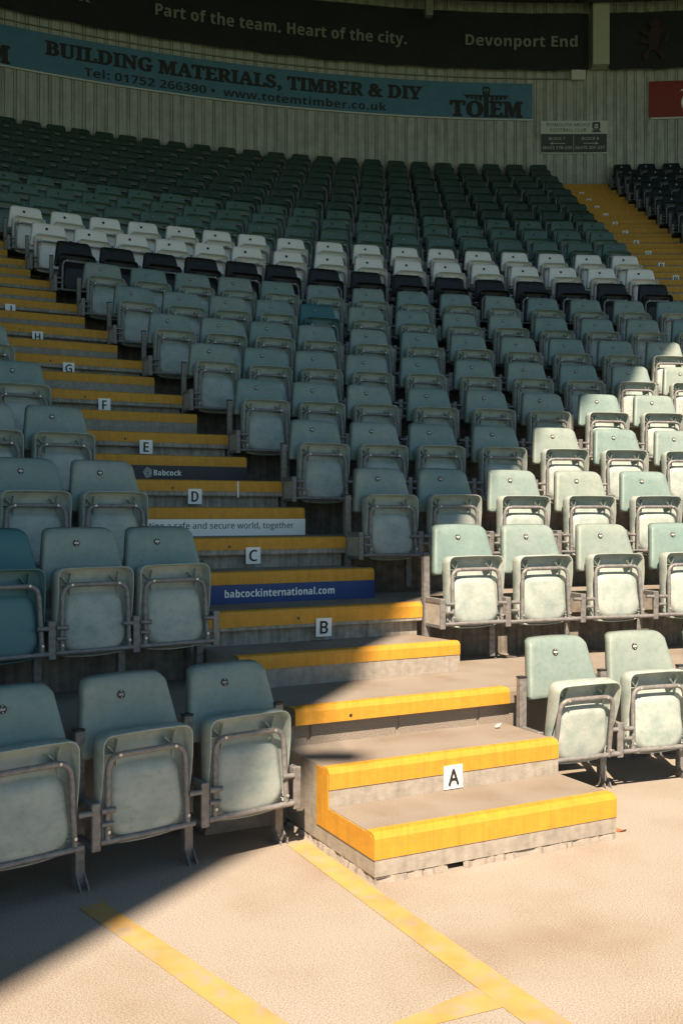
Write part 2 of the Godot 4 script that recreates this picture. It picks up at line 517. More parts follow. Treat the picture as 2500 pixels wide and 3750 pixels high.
func bend(path: Array, r: float, n := 5) -> Array:     # rounds the corners of a polyline
	var out := [path[0]]
	for i in range(1, path.size() - 1):
		var a: Vector3 = path[i] + (path[i - 1] - path[i]).normalized() * r
		var b: Vector3 = path[i] + (path[i + 1] - path[i]).normalized() * r
		for k in n + 1:
			var t := float(k) / n
			out.append(a.lerp(path[i], t).lerp(path[i].lerp(b, t), t))
	out.append(path[path.size() - 1])
	return out

func frame_mesh() -> ArrayMesh:
	var mb := Mb.new()
	var z := 0.046
	mb.tube(bend([Vector3(-0.163, 0.014, z), Vector3(-0.155, 0.318, z), Vector3(0.155, 0.318, z), Vector3(0.163, 0.014, z)], 0.055), 0.0115, 8)
	return mb.mesh(M["steel"])

func bolt_mesh() -> ArrayMesh:
	var mb := Mb.new()
	mb.disc(Vector3.ZERO, Vector3(0, 0, 1), 0.006, 0.004, 8)
	return mb.mesh(M["zinc"])

func gusset_mesh(m: Material, low := false) -> ArrayMesh:
	# thin fins that fan out from a bolt towards the lip
	var mb := Mb.new()
	mb.smooth(false)
	var spokes := [84.0, 138.0, 178.0, -82.0] if not low else [35.0, 5.0, -25.0]
	for d in spokes:
		var a := deg_to_rad(d)
		var u := Vector3(cos(a), sin(a), 0)
		var v := Vector3(-sin(a), cos(a), 0) * 0.0016
		var l := 0.052 if not low else 0.045
		var pts := [Vector3(0, 0, 0.0), u * l, u * l + Vector3(0, 0, 0.034), Vector3(0, 0, 0.014)] if not low else [Vector3.ZERO, u * l, u * l + Vector3(0, 0, 0.03), Vector3(0, 0, 0.012)]
		if not low and d < 0.0:
			pts = [Vector3.ZERO, u * l * 1.1, u * l * 1.1 + Vector3(0, 0, 0.004), Vector3(0, 0, 0.028)]
		mb.quad(pts[0] + v, pts[1] + v, pts[2] + v, pts[3] + v)
		mb.quad(pts[3] - v, pts[2] - v, pts[1] - v, pts[0] - v)
		mb.quad(pts[3] + v, pts[2] + v, pts[2] - v, pts[3] - v)
		mb.quad(pts[2] + v, pts[1] + v, pts[1] - v, pts[2] - v)
	return mb.mesh(m)

func bracket_mesh(front: float, post_z: float, stubs: int) -> ArrayMesh:
	# flat bar at the front, arm back to the post, pivot stubs on either side
	var mb := Mb.new()
	mb.box(Transform3D(Basis(), Vector3(0, 0.312, front)), Vector3(0.034, 0.172, 0.012), 0.003)
	mb.box(Transform3D(Basis(), Vector3(0, 0.382, (front + post_z) / 2)), Vector3(0.026, 0.03, front - post_z - 0.012), 0.003)
	mb.box(Transform3D(Basis(), Vector3(0, 0.240, (front + post_z) / 2)), Vector3(0.024, 0.022, front - post_z - 0.012), 0.003)
	if stubs & 1:
		mb.tube([Vector3(0.017, 0.366, front + 0.006), Vector3(0.072, 0.366, front + 0.006)], 0.0105, 8)
		mb.tube([Vector3(0.017, 0.318, front + 0.006), Vector3(0.064, 0.318, front + 0.006)], 0.009, 8)
	if stubs & 2:
		mb.tube([Vector3(-0.017, 0.366, front + 0.002), Vector3(-0.068, 0.366, front + 0.002)], 0.0105, 8)
	return mb.mesh(M["steel"])

func post_mesh(z: float, foot: float, floor_plate: bool) -> ArrayMesh:
	var mb := Mb.new()
	mb.box(Transform3D(Basis(), Vector3(0, (0.63 + foot) / 2, z)), Vector3(0.038, 0.63 - foot, 0.036), 0.003)
	if floor_plate:
		mb.box(Transform3D(Basis(), Vector3(0.0, foot + 0.006, z + 0.03)), Vector3(0.13, 0.012, 0.17), 0.002)
		mb.smooth(false)
		for s in [-1.0, 1.0]:
			var v := Vector3(0.003, 0, 0)
			var a := Vector3(s * 0.016, foot + 0.012, z + 0.018)
			var b := Vector3(s * 0.016, foot + 0.012, z + 0.10)
			var c := Vector3(s * 0.016, foot + 0.11, z + 0.018)
			mb.tri(a + v, c + v, b + v); mb.tri(a - v, b - v, c - v)
			mb.quad(b - v, b + v, c + v, c - v)
		mb.disc(Vector3(0.045, foot + 0.012, z + 0.08), Vector3.UP, 0.012, 0.016, 6)
	return mb.mesh(M["steel"])

func cap_mesh(z: float) -> ArrayMesh:
	var mb := Mb.new()
	mb.box(Transform3D(Basis(), Vector3(0, 0.634, z)), Vector3(0.041, 0.008, 0.039), 0.002)
	return mb.mesh(M["badge"])

func rail_mesh(w: float, front: float) -> ArrayMesh:
	var mb := Mb.new()
	mb.tube([Vector3(-w / 2 + 0.017, 0.252, front - 0.002), Vector3(w / 2 - 0.017, 0.252, front - 0.002)], 0.0115, 8)
	return mb.mesh(M["steel"])

func badge_mesh(style: String) -> ArrayMesh:
	var mb := Mb.new()
	mb.disc(Vector3.ZERO, Vector3(0, 0, 1), 0.016, 0.004, 14)
	return mb.mesh(M["badge_plate"] if style == "navy" else M["badge"])

func badge_plate_mesh() -> ArrayMesh:
	var mb := Mb.new()
	mb.box(Transform3D(Basis(), Vector3(0, 0, 0.0045)), Vector3(0.022, 0.009, 0.002))
	mb.disc(Vector3(0, 0.0112, 0.004), Vector3(0, 0, 1), 0.0026, 0.002, 6)
	mb.disc(Vector3(0, -0.0112, 0.004), Vector3(0, 0, 1), 0.0026, 0.002, 6)
	return mb.mesh(M["badge_plate"])

func once(key: String, make: Callable) -> Mesh:
	if not cache.has(key):
		cache[key] = make.call()
	return cache[key]

# style: green_0..2, teal, white, black, navy. detail 2 near, 1 middle, 0 far. end: -1 first seat of its row, +1 last seat
func seat(style: String, width: float, detail: int, row_a: bool, end: int, tilt: float, number := "") -> Node3D:
	var key := "%s|%.3f|%d|%s|%d|%.2f|%s" % [style, width, detail, row_a, end, tilt, number]
	var root := Node3D.new()
	root.name = numbered("stadium_seat")
	add_child(root, true)
	var under := style + "_under" if not style.begins_with("green") else style.replace("green_", "green_under_")
	var front := 0.182
	var pz := 0.03 if row_a else -0.012
	var br := put("backrest", once("back|" + style, func(): return backrest_mesh(M[style])), root)
	var bt := Transform3D(Basis.from_euler(Vector3(-0.245, 0, 0)), Vector3(-0.022, 0.738, -0.0052))
	var bd := put("number_badge", once("badge|" + ("navy" if style == "navy" else "x"), func(): return badge_mesh(style)), br, bt)
	if detail >= 1 and style != "navy" and style != "white" and style != "black":
		put("number_plate", once("badge_plate", func(): return badge_plate_mesh()), br, bt)
	if number:
		put("number", lettering(number, 0.0085, 0.022, func(x, y, o): return Vector3(x - 0.011, y - 0.00425, 0.0056 + o), M["print_black"], true, false, 0.0006), br, bt)
	# the seat hangs from pivots low down and leans back at rest
	var pt := Transform3D(Basis.from_euler(Vector3(-0.06 + tilt, 0, 0)), Vector3(0, 0.236, front - 0.05))
	var pan := put("seat_pan", once("pan|" + under, func(): return pan_mesh(M[under])), root, pt)
	if detail >= 1:
		for s in [-1.0, 1.0]:
			put("gusset", once("gus|" + under, func(): return gusset_mesh(M[under])), pan, Transform3D(Basis(), Vector3(0.116 * s, 0.318, 0.006)))
	if detail >= 2:
		put("gusset", once("gusl|" + under, func(): return gusset_mesh(M[under], true)), pan, Transform3D(Basis().scaled(Vector3(-1, 1, 1)) if false else Basis(), Vector3(0.115, 0.055, 0.0)))
	var fr := put("tube_frame", once("frame", func(): return frame_mesh()), root, pt)
	if detail >= 1:
		for q in [Vector3(-0.113, 0.318, 0.057), Vector3(0.113, 0.318, 0.057), Vector3(-0.162, 0.05, 0.057), Vector3(0.162, 0.05, 0.057)].slice(0, 2 * detail):
			put("bolt", once("bolt", func(): return bolt_mesh()), fr, Transform3D(Basis(), q))
	put("rail", once("rail|%.3f" % width, func(): return rail_mesh(width, front)), root)
	for s in ([-1.0] if end <= 0 else [-1.0, 1.0]):
		var at := Transform3D(Basis(), Vector3(s * width / 2, 0, 0))
		var st := 1 if end == -1 else 2 if s > 0.0 else 3
		put("bracket", once("bracket|%.3f|%d" % [pz, st], func(): return bracket_mesh(front, pz, st)), root, at)
		var po := put("post", once("post|%s" % row_a, func(): return post_mesh(pz, 0.001 if row_a else 0.03, row_a)), root, at)
		if detail >= 1:
			put("post_cap", once("cap|%.3f" % pz, func(): return cap_mesh(pz)), po)
		if (end == -1 and s < 0.0) and not row_a:
			var mb := Mb.new()
			put("end_panel", once("endpanel", func():
				mb.box(Transform3D(Basis(), Vector3(-0.006, 0.312, (front + pz) / 2)), Vector3(0.008, 0.165, front - pz - 0.03), 0.001)
				return mb.mesh(M["end_panel"])), root, at)
	return root

func seat_stuff_mesh() -> ArrayMesh:   # one far seat as a single mesh of three materials
	var out := ArrayMesh.new()
	var pt := Transform3D(Basis.from_euler(Vector3(-0.06, 0, 0)), Vector3(0, 0.236, 0.132))
	var list := [[backrest_mesh(M["dark_green"]), Transform3D(), M["dark_green"]], [pan_mesh(M["dark_green_under"]), pt, M["dark_green_under"]], [frame_mesh(), pt, M["steel"]], [post_mesh(-0.012, 0.03, false), Transform3D(Basis(), Vector3(-0.26, 0, 0)), M["steel"]], [bracket_mesh(0.182, -0.012, 3), Transform3D(Basis(), Vector3(-0.26, 0, 0)), M["steel"]]]
	for e in list:
		var st := SurfaceTool.new()
		st.append_from(e[0], 0, e[1])
		st.commit(out)
		out.surface_set_material(out.get_surface_count() - 1, e[2])
	return out

func seat_at(phi: float, n: int) -> Transform3D:
	var y := deck(n) - (0.055 if n == 0 else 0.0)
	if n == 1: y -= 0.017
	var along := 0.034 if n < 2 else 0.022
	return Transform3D(Basis(Vector3.UP, deg_to_rad(-phi)), on_arc(phi + rad_to_deg(along / row_r(n)), row_r(n), y))

const ORDINAL := ["first", "second", "third", "fourth", "fifth", "sixth", "seventh", "eighth", "ninth", "tenth", "eleventh", "twelfth", "thirteenth", "fourteenth", "fifteenth", "sixteenth", "seventeenth", "eighteenth", "nineteenth", "twentieth", "twenty-first", "twenty-second", "twenty-third", "twenty-fourth", "twenty-fifth", "twenty-sixth", "twenty-seventh", "twenty-eighth"]

# angle at which the straight end of the blocks beside the lettered steps meets an arc; gap 0 main block, 1.34 side block
func end_phi(r: float, gap: float) -> float:
	var px := 0.4617 - 0.7986 * gap
	var pz := 5.727 - 0.6018 * gap
	var dx := -0.6018
	var dz := 0.7986
	var ox := px - CX
	var oz := pz - CZ
	var b := ox * dx + oz * dz
	var t := -b + sqrt(b * b - (ox * ox + oz * oz - r * r))
	return rad_to_deg(atan2(ox + dx * t, oz + dz * t))

func far_line(depth: float) -> float:      # left edge of the far steps
	return 4.23 + 0.027 * (depth - 14.6)

func far_phi(r: float, gap: float) -> float:
	var phi := 0.0
	for i in 6:
		var dep := CZ + r * cos(deg_to_rad(phi))
		phi = rad_to_deg(asin(clampf((far_line(dep) + gap - CX) / r, -1, 1)))
	return phi

func style_of(n: int, k: int) -> String:
	if n == 10 or n == 11: return "white"
	if n == 9: return "black"
	if n == 7 and k == 4: return "teal"
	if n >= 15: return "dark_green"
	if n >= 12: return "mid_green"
	return "green_%d" % ((n * 7 + k * 5 + k * k * 3) % 3)

func colour_word(style: String) -> String:
	return {"white": "white", "black": "black", "teal": "bright teal", "navy": "dark navy", "dark_green": "dark green", "mid_green": "green"}.get(style, "faded green")

func seats_main() -> void:
	var far_spots := []
	for n in 23:
		var r := row_r(n)
		var phis := []
		var widths := []
		var narrow := int(ceil(n / 2.0)) if n > 0 else 9
		var phi := end_phi(r, 0.0) + rad_to_deg(0.233 / r) + 0.0
		if n == 0:
			phi = -24.27
		for k in n + 6:
			phis.append(phi)
			var w := 0.466 if k < narrow else 0.521
			if n == 0: w = 0.488
			widths.append(w)
			phi += rad_to_deg((w if k + 1 <= narrow else 0.521) / r)
		for k in phis.size():
			var t := seat_at(phis[k], n)
			var sx := t.origin.x / -t.origin.z / 0.3429     # 1 at the picture's edge; two more seats are kept beyond it
			if sx > 1.0 + 1.3 / (0.3429 * -t.origin.z) or sx < -1.0 - 0.8 / (0.3429 * -t.origin.z):
				continue
			if n >= 18:
				far_spots.append(t)
				continue
			var style := style_of(n, k)
			var tilt := rng.randf_range(-0.045, 0.045)
			if n == 0 and k == 0: tilt = 0.20
			tilt = snappedf(tilt, 0.01)
			var s := seat(style, widths[k], 2 if n <= 5 else 1 if n <= 12 else 0, n == 0, -1 if k == 0 else 0, tilt)
			s.transform = t * Transform3D(Basis.from_euler(Vector3(rng.randf_range(-0.008, 0.008), rng.randf_range(-0.014, 0.014), rng.randf_range(-0.006, 0.006))), Vector3(0, rng.randf_range(-0.004, 0.004), 0))
			tag(s, "%s tip-up seat, %s from the lettered steps, row %s of the long curved block" % [colour_word(style), ORDINAL[k], ROW_LETTERS[n]], "seat", "%s seats of the long curved block" % colour_word(style))
	var mm := MultiMesh.new()
	mm.transform_format = MultiMesh.TRANSFORM_3D
	mm.mesh = seat_stuff_mesh()
	mm.instance_count = far_spots.size()
	for i in far_spots.size():
		mm.set_instance_transform(i, far_spots[i])
	var mi := MultiMeshInstance3D.new()
	mi.name = "upper_row_seats"
	mi.multimesh = mm
	add_child(mi)
	tag(mi, "dark green tip-up seats of the topmost rows below the ribbed wall", "seats", "", "stuff")

func seats_side() -> void:      # the shaded block on the near side of the steps
	var lists := {0: [[-35.37, "175"], [-38.21, "174"], [-41.09, "173"], [-43.97, ""]], 1: [[-34.55, ""], [-36.90, ""], [-39.3, ""], [-41.7, ""]]}
	for n in range(2, 12):
		var r := row_r(n)
		var phi := end_phi(r, 1.34) - rad_to_deg(0.222 / r)
		lists[n] = []
		for k in 3:
			lists[n].append([phi - rad_to_deg(0.44 * k / r), ""])
	var words := ["nearest the steps", "second from the steps", "third from the steps", "fourth from the steps"]
	for n in lists:
		for k in lists[n].size():
			var style := "green_%d" % ((n + k * 2) % 3)
			if n == 1 and k == 2: style = "teal"
			if n >= 9: style = style_of(n, k + 10)
			var tilt := snappedf(rng.randf_range(-0.02, 0.04), 0.01)
			var s := seat(style, 0.418, 2 if n < 3 else 1, n == 0, 1 if k == 0 else 0, tilt, lists[n][k][1])
			s.transform = seat_at(lists[n][k][0], n)
			tag(s, "%s tip-up seat %s in the shaded side block, row %s" % [colour_word(style), words[k], ROW_LETTERS[n]], "seat", "seats of the shaded side block")

func seats_far() -> void:       # dark seats across the second flight of steps
	for n in range(12, 23):
		var r := row_r(n)
		var phi := far_phi(r, 1.42) + rad_to_deg(0.26 / r)
		for k in 5:
			var t := seat_at(phi, n)
			phi += rad_to_deg(0.521 / r)
			if t.origin.x / -t.origin.z > 0.3429 + 0.9 / -t.origin.z:
				continue
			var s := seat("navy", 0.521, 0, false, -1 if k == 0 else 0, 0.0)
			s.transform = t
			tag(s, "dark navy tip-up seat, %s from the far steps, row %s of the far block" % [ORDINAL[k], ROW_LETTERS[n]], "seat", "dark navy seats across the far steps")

# ---------------------------------------------------------------- terrace, steps, floor
func arc_piece(called: String, prof: Array, f0: Callable, f1: Callable, m: Material, parent: Node, seg := 0.6, m_up: Material = null) -> void:
	# prof: (r, y) outline, counter-clockwise seen with r to the right and y up; the ends follow f0(r), f1(r)
	var mb := Mb.new()
	if m_up:
		mb.split()
	var rmid: float = prof[0].x
	var steps := int(max(2.0, ceil(deg_to_rad(absf(f1.call(rmid) - f0.call(rmid))) * rmid / seg)))
	mb.extrude(prof, func(q, t): return on_arc(lerpf(f0.call(q.x), f1.call(q.x), t), q.x, q.y), 1.0, 0.0, true, steps)
	put(called, mb.mesh2(m, m_up) if m_up else mb.mesh(m), parent)

func terrace() -> void:
	var root := base("seating_terrace")
	tag(root, "curved concrete terrace that carries the rows of seats", "terrace", "", "structure")
	var blocks := [[func(_r): return -72.0, func(r): return end_phi(r, 1.34)], [func(r): return end_phi(r, 0.0), func(r): return far_phi(r, 0.0)], [func(r): return far_phi(r, 1.4), func(_r): return 34.0]]
	for b in blocks:
		for n in range(1, 23):
			var r_lip: float = (R0 if n == 1 else row_r(n - 1)) + 0.05
			var r_back: float = row_r(n) + 0.16
			var y := deck(n)
			var y0 := deck(n - 1)
			var prof := [Vector2(r_lip, y - 0.10), Vector2(r_lip + 0.10, y - 0.115), Vector2(r_lip + 0.10, y0 - 0.12), Vector2(r_back, y0 - 0.12), Vector2(r_back, y), Vector2(r_lip + 0.006, y), Vector2(r_lip, y - 0.006)]
			arc_piece("tier", prof, b[0], b[1], M["terrace"], root, 0.6, M["tread"])

func w_right(s: float) -> float:
	return 3.008 - 0.177 * (s - 4.895)

func step_piece(called: String, s0: float, s1: float, y0: float, y1: float, wl: Callable, wr: Callable, parent: Node, overhang: float, m_top: Material, yellow_h: float, yellow_top: float, wy := [0.0, 0.0]) -> Node3D:
	# one concrete step: a worn rounded edge, its riser set back under an overhang, and the yellow band painted on it
	var root := Node3D.new()
	root.name = called
	parent.add_child(root, true)
	var nose := 0.105 if overhang > 0.0 else 0.0
	var prof := []
	if overhang > 0.0:
		prof = [Vector2(s0 + overhang, y0), Vector2(s1, y0), Vector2(s1, y1), Vector2(s0 + 0.018, y1), Vector2(s0 + 0.005, y1 - 0.005), Vector2(s0, y1 - 0.018), Vector2(s0, y1 - nose + 0.006), Vector2(s0 + 0.006, y1 - nose), Vector2(s0 + overhang, y1 - nose)]
	else:
		prof = [Vector2(s0, y0), Vector2(s1, y0), Vector2(s1, y1), Vector2(s0 + 0.018, y1), Vector2(s0 + 0.005, y1 - 0.005), Vector2(s0, y1 - 0.018)]
	var mb := Mb.new().split()
	var across := func(q: Vector2, t: float) -> Vector3: return sw(q.x, lerpf(wl.call(q.x), wr.call(q.x), t), q.y)
	mb.extrude(prof, across, 1.0, 0.0, true, 1)
	put("concrete", mb.mesh2(m_top, M["tread"]), root)
	if yellow_h > 0.0:
		var e := 0.0035
		var band := [Vector2(s0 - e, y1 - yellow_h), Vector2(s0 + 0.004, y1 - yellow_h), Vector2(s0 + 0.004, y1 - 0.02), Vector2(s0 + 0.02, y1 - 0.004), Vector2(s0 + yellow_top, y1 - 0.004), Vector2(s0 + yellow_top, y1 + e), Vector2(s0 + 0.018, y1 + e), Vector2(s0 + 0.003, y1 - 0.003), Vector2(s0 - e, y1 - 0.018)]
		var mb2 := Mb.new()
		var in_l: float = wy[0]
		var in_r: float = wy[1]
		mb2.extrude(band, func(q: Vector2, t: float) -> Vector3: return sw(q.x, lerpf(wl.call(q.x) + in_l, wr.call(q.x) - in_r, t), q.y), 1.0, 0.0, true, 1)
		put("nosing", mb2.mesh(M["yellow"]), root)
	return root

func stairs() -> void:
	var root := base("lettered_steps")
	tag(root, "flight of concrete steps with yellow edges and letter plates", "steps", "", "structure")
	var l_low := func(_s): return 1.781
	var r_low := func(_s): return 2.945
	# the two loose steps on the floor, on a crumbled bed of mortar
	step_piece("step", 3.229, 3.606, 0.026, 0.185, l_low, r_low, root, 0.0, M["riser_clean"], 0.094, 0.06, [-0.003, 0.0])
	var s2 := step_piece("step", 3.608, 4.10, 0.026, 0.338, l_low, r_low, root, 0.0, M["riser_clean"], 0.082, 0.055, [-0.003, 0.0])
	# yellow return down the side of the two steps
	var side := [[3.229, 0.09], [3.55, 0.09], [3.608 + 0.115, 0.09], [3.608 + 0.115, 0.334], [3.62, 0.334], [3.612, 0.18], [3.26, 0.18], [3.235, 0.165]]
	var poly := []
	for q in side:
		poly.append(Vector2(-q[0], q[1]))
	put("side_band", flat_shape(poly, func(x, y, o): return sw(-x, 1.781 - o, y), M["yellow"], 0.004), s2)
	var bed := Mb.new()
	var rr := RandomNumberGenerator.new()
	rr.seed = 5
	bed.smooth(false)
	for side_n in 2:            # a ragged strip of old mortar under the slab, broken away in one place
		var total := 1.164 if side_n == 0 else 0.80
		var front := []
		var x := 0.0
		while x < total:
			front.append([x, rr.randf_range(-0.010, 0.012), rr.randf_range(0.019, 0.0255)])
			x += rr.randf_range(0.010, 0.034)
		for k in front.size() - 1:
			var q0: Array = front[k]
			var q1: Array = front[k + 1]
			if side_n == 0 and q1[0] > 0.335 and q0[0] < 0.375:
				continue
			var at := func(d: float, w: float, y: float) -> Vector3: return sw(3.229 + d, 1.781 + w, y) if side_n == 0 else sw(3.229 + w, 1.781 + d, y)
			var lo0: Vector3 = at.call(q0[1] - 0.006, q0[0], 0.0005)
			var lo1: Vector3 = at.call(q1[1] - 0.006, q1[0], 0.0005)
			var hi0: Vector3 = at.call(q0[1], q0[0], q0[2])
			var hi1: Vector3 = at.call(q1[1], q1[0], q1[2])
			var bk0: Vector3 = at.call(0.09, q0[0], q0[2])
			var bk1: Vector3 = at.call(0.09, q1[0], q1[2])
			if side_n == 0:
				bed.quad(lo0, lo1, hi1, hi0); bed.quad(hi0, hi1, bk1, bk0)
			else:
				bed.quad(lo1, lo0, hi0, hi1); bed.quad(hi1, hi0, bk0, bk1)
	put("mortar_bed", bed.mesh(M["mortar"]), root)
	# the first terrace edge with blockwork under it
	var l3 := func(s): return w_right(s) - 1.361
	var r3 := func(s): return w_right(s)
	var s3 := step_piece("step", 4.00, 5.06, 0.438, 0.512, l3, r3, root, 0.0, M["tread"], 0.074, 0.055, [0.0, 0.205])
	var mbk := Mb.new()
	mbk.box(Transform3D(Basis(Vector3.UP, deg_to_rad(26.96)), sw(4.6, 2.30, 0.21)), Vector3(1.78, 0.45, 1.10))
	put("core", mbk.mesh(M["mortar"]), s3)
	for k in 4:
		var mk := Mb.new()
		mk.box(Transform3D(Basis(Vector3.UP, deg_to_rad(26.96)), sw(4.057, 1.665 + 0.456 * k, 0.325)), Vector3(0.444, 0.215, 0.03 + 0.004 * (k % 2)), 0.006)
		put("block", mk.mesh(M["blockwork"]), s3)
	# regular rows
	var wl := func(s): return w_right(s) - 1.361
	var wr := func(s): return w_right(s)
	for n in range(2, 16):
		var sn := 4.895 + 0.714 * (n - 2)
		var half := sn - (0.355 if n == 2 else 0.34)
		var wrh := func(s): return w_right(s) - 0.04 - 0.01 * (n - 2) * 0.3
		var wlh := func(s): return w_right(s) - 1.361 + 0.04
		step_piece("half_step", half, sn + 0.06, deck(n - 1) + 0.0005, deck(n) - 0.183, wlh, wrh, root, 0.0, M["riser_clean"], 0.07, 0.045)
		step_piece("step", sn, sn + 0.714 + 0.05, deck(n - 1) - 0.05 if n > 2 else 0.3, deck(n), wl, wr, root, 0.045, M["riser"], 0.083 if n == 2 else 0.072, 0.05)
	for n in range(1, 12):       # old fixing holes in the painted edges
		var sn := 4.0 if n == 1 else 4.895 + 0.714 * (n - 2)
		var hw := 2.08 if n == 1 else w_right(sn) - 0.78
		var mh := Mb.new()
		mh.disc(sw(sn - 0.0035, hw, deck(n) - 0.052), -Vector3(UX, 0, -UZ), 0.008, 0.0012, 10)
		put("fixing_hole", mh.mesh(M["badge"]), root)
	put("paint_drip", flat_shape([Vector2(2.425, 1.478), Vector2(2.437, 1.478), Vector2(2.435, 1.59), Vector2(2.426, 1.588)], func(x, y, o): return sw(6.323 - 0.0036 - o, x, y), M["sign_white"], 0.001), root)
	litter()
	letters()
	adverts()

func litter() -> void:
	var mb := Mb.new()
	var c := sw(3.93, 2.84, 0.352)
	mb.box(Transform3D(Basis.from_euler(Vector3(0.4, 0.7, 0.3)), c), Vector3(0.026, 0.008, 0.014), 0.003)
	mb.box(Transform3D(Basis.from_euler(Vector3(-0.5, 0.2, 0.9)), c + Vector3(0.010, 0.004, 0.002)), Vector3(0.016, 0.005, 0.012), 0.002)
	tag(put("crumpled_wrapper", mb.mesh(M["sign_white"])), "small crumpled white wrapper lying on the second step", "litter")
	var ml := Mb.new()
	ml.smooth(false)
	var o := p3(1.205, 0.002, 4.30)
	var rim := []
	for i in 8:
		var a := TAU * i / 8.0
		rim.append(o + Vector3(cos(a) * 0.026, 0.006 + 0.006 * sin(a * 2.0), sin(a) * 0.012))
	for i in 8:
		ml.tri(o + Vector3(0, 0.003, 0), rim[(i + 1) % 8], rim[i])
		ml.tri(o + Vector3(0, 0.001, 0), rim[i] - Vector3(0, 0.002, 0), rim[(i + 1) % 8] - Vector3(0, 0.002, 0))
		ml.quad(rim[i] - Vector3(0, 0.002, 0), rim[i], rim[(i + 1) % 8], rim[(i + 1) % 8] - Vector3(0, 0.002, 0))
	tag(put("dry_leaf", ml.mesh(mat("leaf_brown", lin(0.30, 0.10, 0.04), 0.8))), "small orange brown dry leaf on the walkway beside the lowest step", "leaf")

func letter_tile(letter: String, at: Callable, tile_label: String, half := 0.047) -> void:
	var root := base("letter_plate")
	put("plate", flat_shape([Vector2(-half, -half - 0.003), Vector2(half, -half - 0.003), Vector2(half, half + 0.003), Vector2(-half, half + 0.003)], at, M["sign_white"], 0.006), root)
	var wd: float = {"A": 0.052, "E": 0.034, "F": 0.032, "J": 0.024, "G": 0.05, "C": 0.048, "N": 0.046, "Q": 0.054}.get(letter, 0.044)
	put("letter", lettering(letter, 0.066, wd, func(x, y, o): return at.call(x - wd / 2, y - 0.033, 0.0062 + o), M["print_black"], false, false, 0.001, 0.0022), root)
	tag(root, tile_label, "letter plate", "letter plates on the steps")

func letters() -> void:
	for n in 11:
		var c := ROW_LETTERS[n]
		var s := 3.608 if n == 0 else 4.895 + 0.714 * (n - 1)
		var w := 2.372 if n == 0 else w_right(s) - 0.63
		var y := 0.240 if n == 0 else deck(n + 1) - 0.107
		var lean := rng.randf_range(-0.02, 0.02)
		var z0 := 0.001 if n == 0 else 0.004
		letter_tile(c, func(x, yy, o): return sw(s - z0 - o, w + x * cos(lean) - yy * sin(lean), y + yy * cos(lean) + x * sin(lean)), "small square white plate with a black letter %s on the near steps" % c)
	for n in range(10, 22):
		var c := ROW_LETTERS[n]
		var r := row_r(n)
		var dep := CZ + r
		var x0 := far_line(dep) + 0.66
		var y := deck(n + 1) - 0.085
		letter_tile(c, func(x, yy, o): return p3(x0 + x, y + yy, dep - 0.006 - o), "white plate with a black letter %s on the far yellow steps" % c)

func adverts() -> void:
	# printed strips fixed to three half steps
	var list := [[3, "sign_blue", "blue strip advert with white web address on a half step"], [4, "sign_white", "white strip advert with a dark slogan on a half step"], [5, "sign_navy", "dark navy strip advert with small white logo on a half step"]]
	for e in list:
		var n: int = e[0]
		var s: float = 4.895 + 0.714 * (n - 2) - 0.34
		var top := deck(n) - 0.183
		var a := w_right(s) - 1.361 + 0.045
		var b := w_right(s) - 0.038 - 0.003 * (n - 2)
		var root := base("strip_advert")
		var at := func(x, y, o): return sw(s - 0.001 - o, x, y)
		put("board", flat_shape([Vector2(a, top - 0.178), Vector2(b, top - 0.178), Vector2(b, top - 0.072), Vector2(a, top - 0.072)], at, M[e[1]], 0.006), root)
		if n == 3:
			put("lettering", lettering("babcockinternational.com", 0.041, 0.685, func(x, y, o): return at.call(1.945 + x, top - 0.142 + y, 0.0062 + o), M["sign_white"], true, false, 0.001), root)
		elif n == 4:
			put("lettering", lettering("Creating a safe and secure world, together", 0.038, 1.085, func(x, y, o): return at.call(1.602 + x, top - 0.132 + y, 0.0062 + o), M["print_navy"], false, false, 0.001), root)
		else:
			put("lettering", lettering("Babcock", 0.037, 0.197, func(x, y, o): return at.call(1.957 + x, top - 0.140 + y, 0.0062 + o), M["sign_white"], true, false, 0.001), root)
			var mb := Mb.new()
			for k in 4:
				var r: float = [0.034, 0.026, 0.018, 0.010][k]
				var pts := []
				for i in 5:
					var q := deg_to_rad(72.0 * i + 30.0 + 14.0 * k)
					pts.append(Vector2(cos(q) * r * 0.9, sin(q) * r * 1.12))
				for i in 5:
					var p: Vector2 = pts[i]
					var q2: Vector2 = pts[(i + 1) % 5]
					var d := (q2 - p).normalized() * 0.0011
					var nn := Vector2(-d.y, d.x)
					add_flat(mb, [p - d - nn, q2 + d - nn, q2 + d + nn, p - d + nn], func(x, y, o): return at.call(1.915 + x, top - 0.122 + y, 0.0062 + o + 0.0002 * k), 0.0008)
			put("logo", mb.mesh(M["sign_white"]), root)
		tag(root, e[2], "advert", "strip adverts on the half steps")

